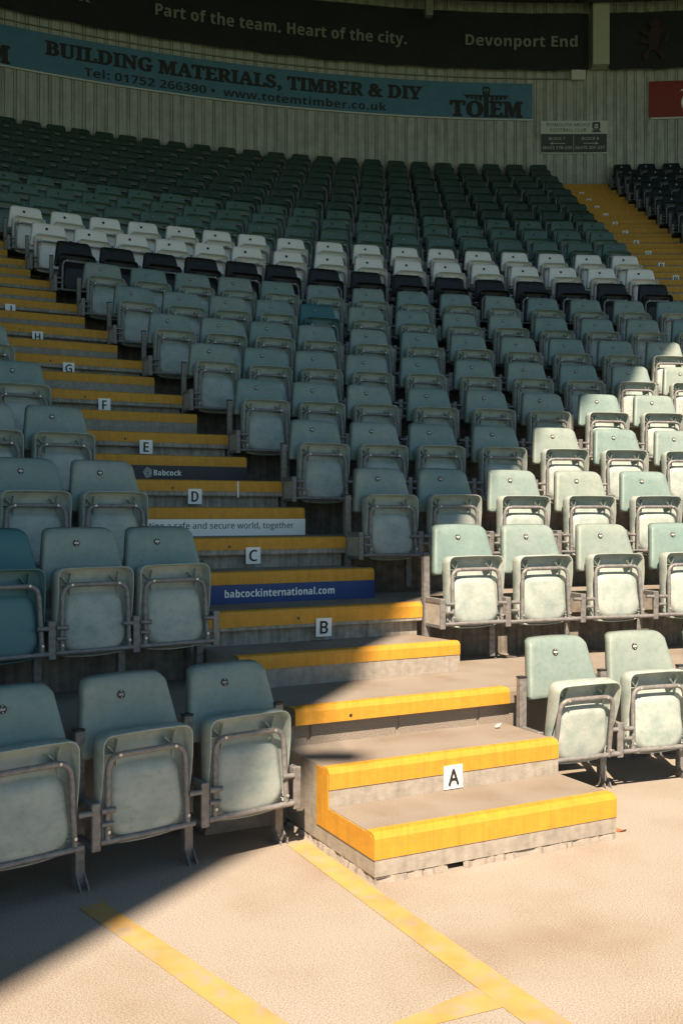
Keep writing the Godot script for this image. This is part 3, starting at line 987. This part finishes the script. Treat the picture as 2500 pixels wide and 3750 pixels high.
func far_stairs() -> void:
	var root := base("far_steps")
	tag(root, "far flight of yellow edged steps rising to the ribbed wall", "steps", "", "structure")
	for n in range(6, 24):
		var dep := CZ + (row_r(n - 1) if n > 1 else R0) + 0.0
		for half in [true, false]:
			var z0: float = dep - (0.34 if half else 0.0)
			var z1: float = dep + (0.03 if half else (PITCH + 0.03 if n < 23 else 0.3))
			var y1: float = deck(n) - (0.183 if half else 0.0)
			var y0: float = deck(n - 1) + (0.0005 if half else -0.04)
			var x0 := far_line(z0) + (0.03 if half else 0.001)
			var x1 := far_line(z0) + 1.4 - (0.03 if half else 0.001)
			var o := Node3D.new()
			o.name = "step"
			root.add_child(o, true)
			var mb := Mb.new()
			mb.box(Transform3D(Basis(), p3((x0 + x1) / 2, (y0 + y1) / 2, (z0 + z1) / 2)), Vector3(x1 - x0, y1 - y0, z1 - z0), 0.006)
			put("concrete", mb.mesh(M["riser"]), o)
			var m2 := Mb.new()
			m2.box(Transform3D(Basis(), p3((x0 + x1) / 2, y1 - 0.037, z0 - 0.003)), Vector3(x1 - x0 - 0.004, 0.082, 0.008), 0.002)
			put("nosing", m2.mesh(M["yellow"]), o)

func ground() -> void:
	var mb := Mb.new()
	mb.smooth(false)
	# one sheet to the horizon: pitch beyond the walkway
	mb.quad(p3(-600, -0.30, -600), p3(600, -0.30, -600), p3(600, -0.30, 600), p3(-600, -0.30, 600))
	var g := put("ground", mb.mesh(M["grass"]))
	tag(g, "grass of the pitch and the ground around the stand", "", "", "structure")
	var mf := Mb.new()
	mf.smooth(false)
	var rows := 24
	for i in rows:
		var a0 := lerpf(-80.0, 40.0, float(i) / rows)
		var a1 := lerpf(-80.0, 40.0, float(i + 1) / rows)
		mf.quad(on_arc(a0, 4.2, 0), on_arc(a1, 4.2, 0), on_arc(a1, 9.62, 0), on_arc(a0, 9.62, 0))
		mf.quad(on_arc(a0, 4.2, -0.3), on_arc(a1, 4.2, -0.3), on_arc(a1, 4.2, 0), on_arc(a0, 4.2, 0))
	var fl := put("concourse_floor", mf.mesh(M["floor"]))
	tag(fl, "sunlit concrete walkway in front of the first row", "", "", "structure")
	# painted lines
	var lines := [[[-0.225, 4.125], [-0.145, 4.175], [0.619, 2.683], [0.95, 2.02], [0.83, 1.98], [0.493, 2.683]], [[-0.915, 3.47], [-0.84, 3.518], [-0.14, 2.683], [0.35, 2.10], [0.22, 2.09], [-0.275, 2.683]], [[0.392, 2.884], [0.449, 2.771], [0.258, 2.683], [-0.10, 2.41], [-0.19, 2.42], [0.138, 2.683]]]
	var words := ["yellow line painted on the walkway from the steps' foot", "yellow line painted on the walkway from under the shaded seats", "short yellow cross line joining the long line by the steps"]
	for i in 3:
		var ml := Mb.new()
		ml.smooth(false)
		var pts := PackedVector2Array()
		for q in lines[i]:
			pts.append(Vector2(q[0], q[1]))
		var idx := Geometry2D.triangulate_polygon(pts)
		for k in range(0, idx.size(), 3):
			var t := [pts[idx[k]], pts[idx[k + 1]], pts[idx[k + 2]]]
			if (t[1] - t[0]).cross(t[2] - t[0]) < 0.0:
				t.reverse()
			var y := 0.002
			ml.tri(p3(t[0].x, y, t[0].y), p3(t[1].x, y, t[1].y), p3(t[2].x, y, t[2].y))
		var o := put("floor_line", ml.mesh(M["line"]))
		tag(o, words[i], "", "", "structure")

# ---------------------------------------------------------------- back wall, signs, roof
func on_wall(phi0: float, y0: float, off := 0.0) -> Callable:     # x along the wall in metres from phi0, y up from y0, o out of the wall
	return func(x, y, o): return on_arc(phi0 + rad_to_deg(x / RW), RW - off - o, y0 + y)

func back_wall() -> void:
	var root := base("back_wall")
	tag(root, "pale ribbed metal wall behind the top row of seats", "wall")
	var pitch := 0.22
	var per := 5
	var phi := -64.0
	var w := rad_to_deg(pitch / RW)
	while phi < 30.0:
		var mb := Mb.new()
		mb.smooth(false)
		for k in per:
			var a := phi + w * k
			var pr := [[0.0, 0.03], [0.010, 0.03], [0.016, 0.0], [0.028, 0.0], [0.034, 0.028], [0.060, 0.028], [0.066, 0.0], [0.078, 0.0], [0.084, 0.03], [0.146, 0.03], [0.149, 0.026], [0.153, 0.026], [0.156, 0.03], [0.22, 0.03]]
			for i in pr.size() - 1:
				var a0: float = a + rad_to_deg(pr[i][0] / RW)
				var a1: float = a + rad_to_deg((pr[i + 1][0] - (0.0025 if k == per - 1 and i == pr.size() - 2 else 0.0)) / RW)
				mb.quad(on_arc(a0, RW - pr[i][1], 8.545), on_arc(a1, RW - pr[i + 1][1], 8.545), on_arc(a1, RW - pr[i + 1][1], 12.75), on_arc(a0, RW - pr[i][1], 12.75))
		put("cladding_panel", mb.mesh(M["cladding"]), root)
		phi += w * per
	var f0 := func(_r): return -64.0
	var f1 := func(_r): return 30.0
	arc_piece("backing", [Vector2(RW + 0.03, 8.0), Vector2(RW + 0.25, 8.0), Vector2(RW + 0.25, 12.9), Vector2(RW + 0.03, 12.9)], f0, f1, M["flashing"], root, 1.0)
	arc_piece("base_flashing", [Vector2(RW - 0.05, 8.545), Vector2(RW - 0.002, 8.545), Vector2(RW - 0.002, 8.60), Vector2(RW - 0.04, 8.60)], f0, f1, M["roof_steel"], root, 1.0)
	arc_piece("cable_tray", [Vector2(RW - 0.058, 10.90), Vector2(RW - 0.032, 10.90), Vector2(RW - 0.032, 10.925), Vector2(RW - 0.058, 10.925)], f0, func(_r): return 0.5, M["flashing"], root, 1.0)

func board(called: String, phi0: float, phi1: float, y0: float, y1: float, off: float, m: Material, parent: Node, thick := 0.02) -> void:
	arc_piece(called, [Vector2(RW - off - thick, y0), Vector2(RW - off, y0), Vector2(RW - off, y1), Vector2(RW - off - thick, y1)], func(_r): return phi0, func(_r): return phi1, m, parent, 0.5)

func arc_len(d: float) -> float:
	return deg_to_rad(d) * RW

func wall_text(parent: Node, text: String, phi0: float, phi1: float, y: float, cap: float, off: float, m: Material, bold: bool, serif: bool, fat := 0.0) -> void:
	put("lettering", lettering(text, cap, arc_len(phi1 - phi0), on_wall(phi0, y, off), m, bold, serif, 0.004, fat), parent)

func signs() -> void:
	# long blue advert
	var o := base("wall_advert")
	tag(o, "long pale blue builders' merchant advert along the ribbed wall", "advert")
	board("board", -46.0, -1.38, 10.02, 10.80, 0.036, M["sky_blue"], o)
	board("rail", -46.0, -1.36, 9.985, 10.015, 0.034, M["sign_pale"], o, 0.04)
	wall_text(o, "BUILDING MATERIALS, TIMBER & DIY", -24.8, -6.95, 10.385, 0.27, 0.057, M["print_black"], true, true, 0.014)
	wall_text(o, "Tel: 01752 266390 \u2022  www.totemtimber.co.uk", -23.1, -8.7, 10.09, 0.165, 0.057, M["print_black"], true, false)
	for c in [-5.5, -29.95]:
		totem(o, c)
	# block sign
	var b := base("block_sign")
	tag(b, "small white and grey direction sign for two blocks, by the far steps", "sign")
	board("upper_board", -0.96, 2.36, 9.70, 9.985, 0.036, M["sign_pale"], b)
	board("lower_board", -0.92, 2.32, 9.29, 9.697, 0.036, M["sign_grey"], b)
	board("edge_strip", -0.96, 2.36, 9.262, 9.287, 0.034, M["sign_pale"], b, 0.03)
	wall_text(b, "PLYMOUTH ARGYLE", -0.66, 1.50, 9.865, 0.068, 0.057, M["print_black"], false, false)
	wall_text(b, "FOOTBALL CLUB", -0.48, 1.31, 9.752, 0.068, 0.057, M["print_black"], false, false)
	wall_text(b, "BLOCK 7", -0.55, 0.25, 9.565, 0.062, 0.057, M["sign_pale"], false, false)
	wall_text(b, "BLOCK 8", 1.08, 1.93, 9.565, 0.062, 0.057, M["sign_pale"], false, false)
	wall_text(b, "SEATS 178-205", -0.88, 0.60, 9.365, 0.064, 0.057, M["sign_pale"], false, false)
	wall_text(b, "SEATS 207-237", 0.77, 2.22, 9.365, 0.064, 0.057, M["sign_pale"], false, false)
	var q := on_wall(0.0, 9.49, 0.057)
	var mb := Mb.new()
	add_flat(mb, [Vector2(0.297, -0.17), Vector2(0.305, -0.17), Vector2(0.305, 0.17), Vector2(0.297, 0.17)], q)
	add_flat(mb, [Vector2(-0.22, 0), Vector2(-0.16, -0.028), Vector2(-0.16, -0.006), Vector2(0.11, -0.006), Vector2(0.11, 0.006), Vector2(-0.16, 0.006), Vector2(-0.16, 0.028)], q)
	add_flat(mb, [Vector2(0.84, 0), Vector2(0.78, 0.028), Vector2(0.78, 0.006), Vector2(0.51, 0.006), Vector2(0.51, -0.006), Vector2(0.78, -0.006), Vector2(0.78, -0.028)], q)
	put("arrow", mb.mesh(M["sign_pale"]), b)
	var cr := Mb.new()
	var k := on_wall(1.80, 9.84, 0.057)
	add_flat(cr, [Vector2(-0.085, 0.115), Vector2(0.085, 0.115), Vector2(0.09, 0.0), Vector2(0.055, -0.055), Vector2(-0.055, -0.055), Vector2(-0.09, 0.0)], k)
	add_flat(cr, [Vector2(-0.10, -0.062), Vector2(0.10, -0.062), Vector2(0.085, -0.085), Vector2(0.10, -0.108), Vector2(-0.10, -0.108), Vector2(-0.085, -0.085)], k)
	put("crest", cr.mesh(M["sign_grey"]), b)
	var ck := on_wall(1.80, 9.84, 0.0615)
	var sh := Mb.new()
	add_flat(sh, [Vector2(-0.05, 0.01), Vector2(0.05, 0.01), Vector2(0.032, -0.025), Vector2(-0.032, -0.025)], ck)
	add_flat(sh, [Vector2(-0.035, 0.02), Vector2(-0.005, 0.02), Vector2(-0.005, 0.085), Vector2(-0.035, 0.06)], ck)
	add_flat(sh, [Vector2(0.005, 0.02), Vector2(0.04, 0.02), Vector2(0.035, 0.06), Vector2(0.005, 0.085)], ck)
	put("crest_ship", sh.mesh(M["sign_pale"]), b)
	# red advert, only partly in view
	var r := base("red_advert")
	tag(r, "dark red advert board with a white roundel on the ribbed wall", "advert")
	board("board", 4.38, 9.6, 10.03, 10.82, 0.036, M["sign_red"], r)
	board("rail", 4.45, 9.6, 9.985, 10.02, 0.034, M["sign_pale"], r, 0.04)
	var lg := Mb.new()
	var rl := on_wall(6.47, 10.33, 0.057)
	var circ := []
	var hole := []
	for i in 24:
		circ.append(Vector2(cos(TAU * i / 24.0), sin(TAU * i / 24.0)) * 0.235)
		hole.append(Vector2(cos(TAU * i / 24.0), sin(TAU * i / 24.0)) * 0.165)
	for i in 24:
		var j := (i + 1) % 24
		add_flat(lg, [circ[i], circ[j], hole[j], hole[i]], rl)
	for dx in [-0.06, 0.06]:
		for dy in [-0.05, 0.05]:
			add_flat(lg, [Vector2(dx - 0.05, dy - 0.035), Vector2(dx + 0.05, dy - 0.035), Vector2(dx + 0.05, dy + 0.035), Vector2(dx - 0.05, dy + 0.035)], rl)
	add_flat(lg, [Vector2(-0.26, 0.26), Vector2(0.26, 0.26), Vector2(0.12, 0.36), Vector2(-0.12, 0.36)], rl)
	put("roundel", lg.mesh(M["sign_white"]), r)
	# hanging banners
	banner(-60.0, 1.38, "long dark navy banner with pale slogan under the roof", true)
	banner(2.40, 14.5, "dark navy banner with a dim red lion under the roof", false)
	# junction box with its bracket
	var jb := base("junction_box")
	tag(jb, "pale grey box fixed high on the ribbed wall", "junction box")
	var mj := Mb.new()
	var c := on_arc(0.88, RW - 0.085, 10.975)
	mj.box(Transform3D(Basis(Vector3.UP, deg_to_rad(-0.88)), c), Vector3(0.31, 0.225, 0.12), 0.012)
	put("housing", mj.mesh(M["sign_pale"]), jb)
	var m3 := Mb.new()
	m3.box(Transform3D(Basis(Vector3.UP, deg_to_rad(-0.88)), on_arc(0.88, RW - 0.12, 11.115)), Vector3(0.20, 0.05, 0.06), 0.004)
	put("mount", m3.mesh(M["flashing"]), jb)
	# wall column between the banners
	var co := base("wall_column")
	tag(co, "pale steel column between the two dark banners", "column")
	var mc := Mb.new()
	mc.box(Transform3D(Basis(Vector3.UP, deg_to_rad(-1.9)), on_arc(1.89, RW - 0.22, 11.92)), Vector3(0.36, 1.66, 0.30), 0.01)
	put("shaft", mc.mesh(M["column_paint"]), co)
	var pc := base("roof_hanger")
	tag(pc, "short pale steel post dropping from the dark roof beam over the banner", "post")
	var mp := Mb.new()
	mp.box(Transform3D(Basis(Vector3.UP, deg_to_rad(6.8)), on_arc(-6.85, RW - 0.62, 12.22)), Vector3(0.16, 0.62, 0.16), 0.01)
	put("shaft", mp.mesh(M["flashing"]), pc)

func totem(parent: Node, phi0: float) -> void:
	var place := on_wall(phi0, 10.06, 0.057)
	var o := Node3D.new()
	o.name = "totem_logo"
	parent.add_child(o, true)
	put("lettering", lettering("TO", 0.33, 0.72, place, M["print_black"], true, true, 0.004, 0.02), o)
	put("lettering", lettering("EM", 0.33, 0.72, func(x, y, q): return place.call(x + 0.88, y, q), M["print_black"], true, true, 0.004, 0.02), o)
	var mb := Mb.new()
	# a carved pole with spread wings and a square head
	add_flat(mb, [Vector2(0.745, -0.01), Vector2(0.855, -0.01), Vector2(0.855, 0.43), Vector2(0.745, 0.43)], place)
	add_flat(mb, [Vector2(0.28, 0.47), Vector2(1.32, 0.47), Vector2(1.26, 0.43), Vector2(0.34, 0.43)], place)
	for s in [-1.0, 1.0]:
		for k in 4:
			var x: float = 0.80 + s * (0.10 + 0.095 * k)
			add_flat(mb, [Vector2(x, 0.435), Vector2(x + s * 0.07, 0.435), Vector2(x + s * 0.07, 0.36 + 0.012 * k), Vector2(x, 0.34 + 0.012 * k)], place)
	add_flat(mb, [Vector2(0.725, 0.47), Vector2(0.875, 0.47), Vector2(0.885, 0.63), Vector2(0.84, 0.655), Vector2(0.76, 0.655), Vector2(0.715, 0.63)], place)
	put("pole", mb.mesh(M["print_black"]), o)
	var fc := Mb.new()
	var pl2 := on_wall(phi0, 10.06, 0.0615)
	add_flat(fc, [Vector2(0.745, 0.555), Vector2(0.79, 0.555), Vector2(0.79, 0.61), Vector2(0.745, 0.61)], pl2)
	add_flat(fc, [Vector2(0.81, 0.555), Vector2(0.855, 0.555), Vector2(0.855, 0.61), Vector2(0.81, 0.61)], pl2)
	add_flat(fc, [Vector2(0.785, 0.50), Vector2(0.815, 0.50), Vector2(0.80, 0.545)], pl2)
	put("face", fc.mesh(M["sky_blue"]), o)

func banner(phi0: float, phi1: float, label: String, slogan: bool) -> void:
	var o := base("banner")
	tag(o, label, "banner", "dark banners under the roof")
	var mb := Mb.new()
	mb.smooth(true)
	var n := int((phi1 - phi0) / 0.35)
	var nz := noise(0.9, 3, FastNoiseLite.TYPE_SIMPLEX_SMOOTH, 41)
	var q := func(i: int, j: int, back: float) -> Vector3:
		var a := lerpf(phi0, phi1, float(i) / n)
		var t := j / 6.0
		var dz := 0.03 * nz.get_noise_2d(a * 0.8 + t * 0.7, t * 1.6)
		return on_arc(a, RW - 0.16 - dz + back, lerpf(11.06, 12.30, t) + (0.012 * sin(a * 2.3) if j == 0 else 0.0))
	for i in n:
		for j in 6:
			mb.quad(q.call(i, j, 0.0), q.call(i + 1, j, 0.0), q.call(i + 1, j + 1, 0.0), q.call(i, j + 1, 0.0))
			mb.quad(q.call(i, j + 1, 0.006), q.call(i + 1, j + 1, 0.006), q.call(i + 1, j, 0.006), q.call(i, j, 0.006))
	put("cloth", mb.mesh(M["banner"]), o)
	if slogan:
		wall_text(o, "Part of the team. Heart of the city.", -19.95, -7.75, 11.50, 0.235, 0.20, M["banner_print"], true, false)
		wall_text(o, "Devonport End", -4.80, 0.80, 11.55, 0.235, 0.20, M["banner_print"], true, false)
		wall_text(o, "Babcock", -26.6, -22.9, 11.50, 0.235, 0.20, M["banner_print"], true, false)
	else:
		var mb2 := Mb.new()
		var pl := on_wall(4.55, 11.70, 0.20)
		for s in [
			[[-0.10, -0.28], [0.08, -0.24], [0.14, 0.05], [0.10, 0.22], [-0.04, 0.26], [-0.14, 0.10]],
			[[-0.02, 0.24], [0.12, 0.22], [0.14, 0.36], [0.05, 0.42], [-0.08, 0.38], [-0.12, 0.30]],
			[[0.10, 0.20], [0.30, 0.28], [0.32, 0.22], [0.14, 0.10]],
			[[-0.12, 0.14], [-0.30, 0.22], [-0.32, 0.15], [-0.13, 0.04]],
			[[-0.12, 0.0], [-0.28, -0.02], [-0.30, -0.10], [-0.12, -0.12]],
			[[0.0, -0.24], [0.20, -0.30], [0.26, -0.46], [0.16, -0.46], [0.10, -0.34]],
			[[-0.10, -0.22], [-0.24, -0.32], [-0.22, -0.46], [-0.13, -0.45], [-0.10, -0.34]],
			[[0.10, -0.20], [0.28, -0.10], [0.34, 0.08], [0.27, 0.09], [0.22, -0.04]]]:
			var pts := []
			for v in s:
				pts.append(Vector2(v[0], v[1]))
			add_flat(mb2, pts, pl)
		put("lion", mb2.mesh(M["crest_red"]), o)

func roof() -> void:
	# the roof edge follows the stand; its shadow line crosses the rows from the walkway up to the far side
	var edge := [[-16.0, -26.0], [-6.0, -7.2], [-3.0, -1.3], [-0.97, 2.85], [-0.33, 4.12], [0.0, 5.1], [0.3, 6.1], [0.88, 7.55], [1.41, 8.8], [1.86, 9.85], [2.8, 11.3], [3.28, 12.3], [5.0, 14.6], [8.0, 16.6], [14.0, 18.6]]
	var run := 1.0 / tan(deg_to_rad(SUN_EL)) * ROOF_Y
	var pts := []
	for e in edge:
		pts.append(Vector2(e[0] - run * sin(deg_to_rad(SUN_AZ)), e[1] - run * cos(deg_to_rad(SUN_AZ))))
	var o := base("stand_roof")
	tag(o, "dark roof over the seats with its edge across the corner", "roof")
	var n := pts.size()
	var th := 0.22
	for i in n - 1:
		var a0 := lerpf(-112.0, 34.0, float(i) / (n - 1))
		var a1 := lerpf(-112.0, 34.0, float(i + 1) / (n - 1))
		var mb := Mb.new()
		mb.smooth(false)
		var f0 := p3(pts[i].x, ROOF_Y, pts[i].y)
		var f1 := p3(pts[i + 1].x, ROOF_Y, pts[i + 1].y)
		var b0 := on_arc(a0, RW + 0.5, 12.92)
		var b1 := on_arc(a1, RW + 0.5, 12.92)
		var up := Vector3(0, th, 0)
		mb.quad(b0, b1, f1, f0); mb.quad(f0 + up, f1 + up, b1 + up, b0 + up)
		mb.quad(f0, f1, f1 + up, f0 + up); mb.quad(b1, b0, b0 + up, b1 + up)
		put("roof_sheet", mb.mesh(M["roof_steel"]), o)
	var fl := base("floodlight")
	tag(fl, "small floodlight on an arm reaching out from the roof edge", "floodlight")
	var fx := -0.04 - run * sin(deg_to_rad(SUN_AZ))
	var fz := 4.42 - run * cos(deg_to_rad(SUN_AZ)) + 0.1
	var mh := Mb.new()
	mh.box(Transform3D(Basis(Vector3.RIGHT, 0.5), p3(fx, ROOF_Y - 0.02, fz)), Vector3(0.30, 0.24, 0.12), 0.01)
	put("lamp_head", mh.mesh(M["roof_steel"]), fl)
	var ma := Mb.new()
	ma.tube([p3(fx, ROOF_Y + 0.06, fz + 0.05), p3(fx - 0.1, ROOF_Y + 0.10, fz + 1.0)], 0.015, 6)
	put("arm", ma.mesh(M["roof_steel"]), fl)
	arc_piece("beam", [Vector2(RW - 0.75, 12.38), Vector2(RW - 0.45, 12.38), Vector2(RW - 0.45, 12.90), Vector2(RW - 0.75, 12.90)], func(_r): return -64.0, func(_r): return 30.0, M["roof_steel"], o, 1.0)

# ---------------------------------------------------------------- scene
func _ready() -> void:
	rng.seed = 20
	var cam := Camera3D.new()
	cam.name = "camera"
	cam.position = Vector3(0, EYE, 0)
	cam.fov = 54.42
	cam.near = 0.05
	cam.far = 2000.0
	add_child(cam)
	cam.current = true
	var we := WorldEnvironment.new()
	we.name = "daylight"
	var env := Environment.new()
	var sky := Sky.new()
	var sm := ProceduralSkyMaterial.new()
	sm.sky_top_color = Color(0.34, 0.50, 0.63)
	sm.sky_horizon_color = Color(0.80, 0.85, 0.85)
	sm.sky_curve = 0.12
	sm.ground_bottom_color = Color(0.25, 0.27, 0.2)
	sm.ground_horizon_color = Color(0.6, 0.63, 0.6)
	sm.sky_energy_multiplier = 1.0
	sky.sky_material = sm
	env.background_mode = Environment.BG_SKY
	env.sky = sky
	env.background_energy_multiplier = 0.6
	env.tonemap_mode = Environment.TONE_MAPPER_LINEAR
	env.tonemap_exposure = 2.3
	env.sdfgi_enabled = true
	env.ssao_enabled = true
	env.ssil_enabled = true
	we.environment = env
	add_child(we)
	var sun := DirectionalLight3D.new()
	sun.name = "sun"
	sun.light_energy = 1.6
	sun.light_color = Color(1.0, 0.905, 0.80)
	sun.light_angular_distance = 0.5
	sun.shadow_enabled = true
	var el := deg_to_rad(SUN_EL)
	var az := deg_to_rad(SUN_AZ)
	sun.basis = Basis.looking_at(Vector3(sin(az) * cos(el), -sin(el), -cos(az) * cos(el)), Vector3.UP)
	add_child(sun)
	make_materials()
	ground()
	terrace()
	stairs()
	far_stairs()
	back_wall()
	roof()
	signs()
	seats_main()
	seats_side()
	seats_far()
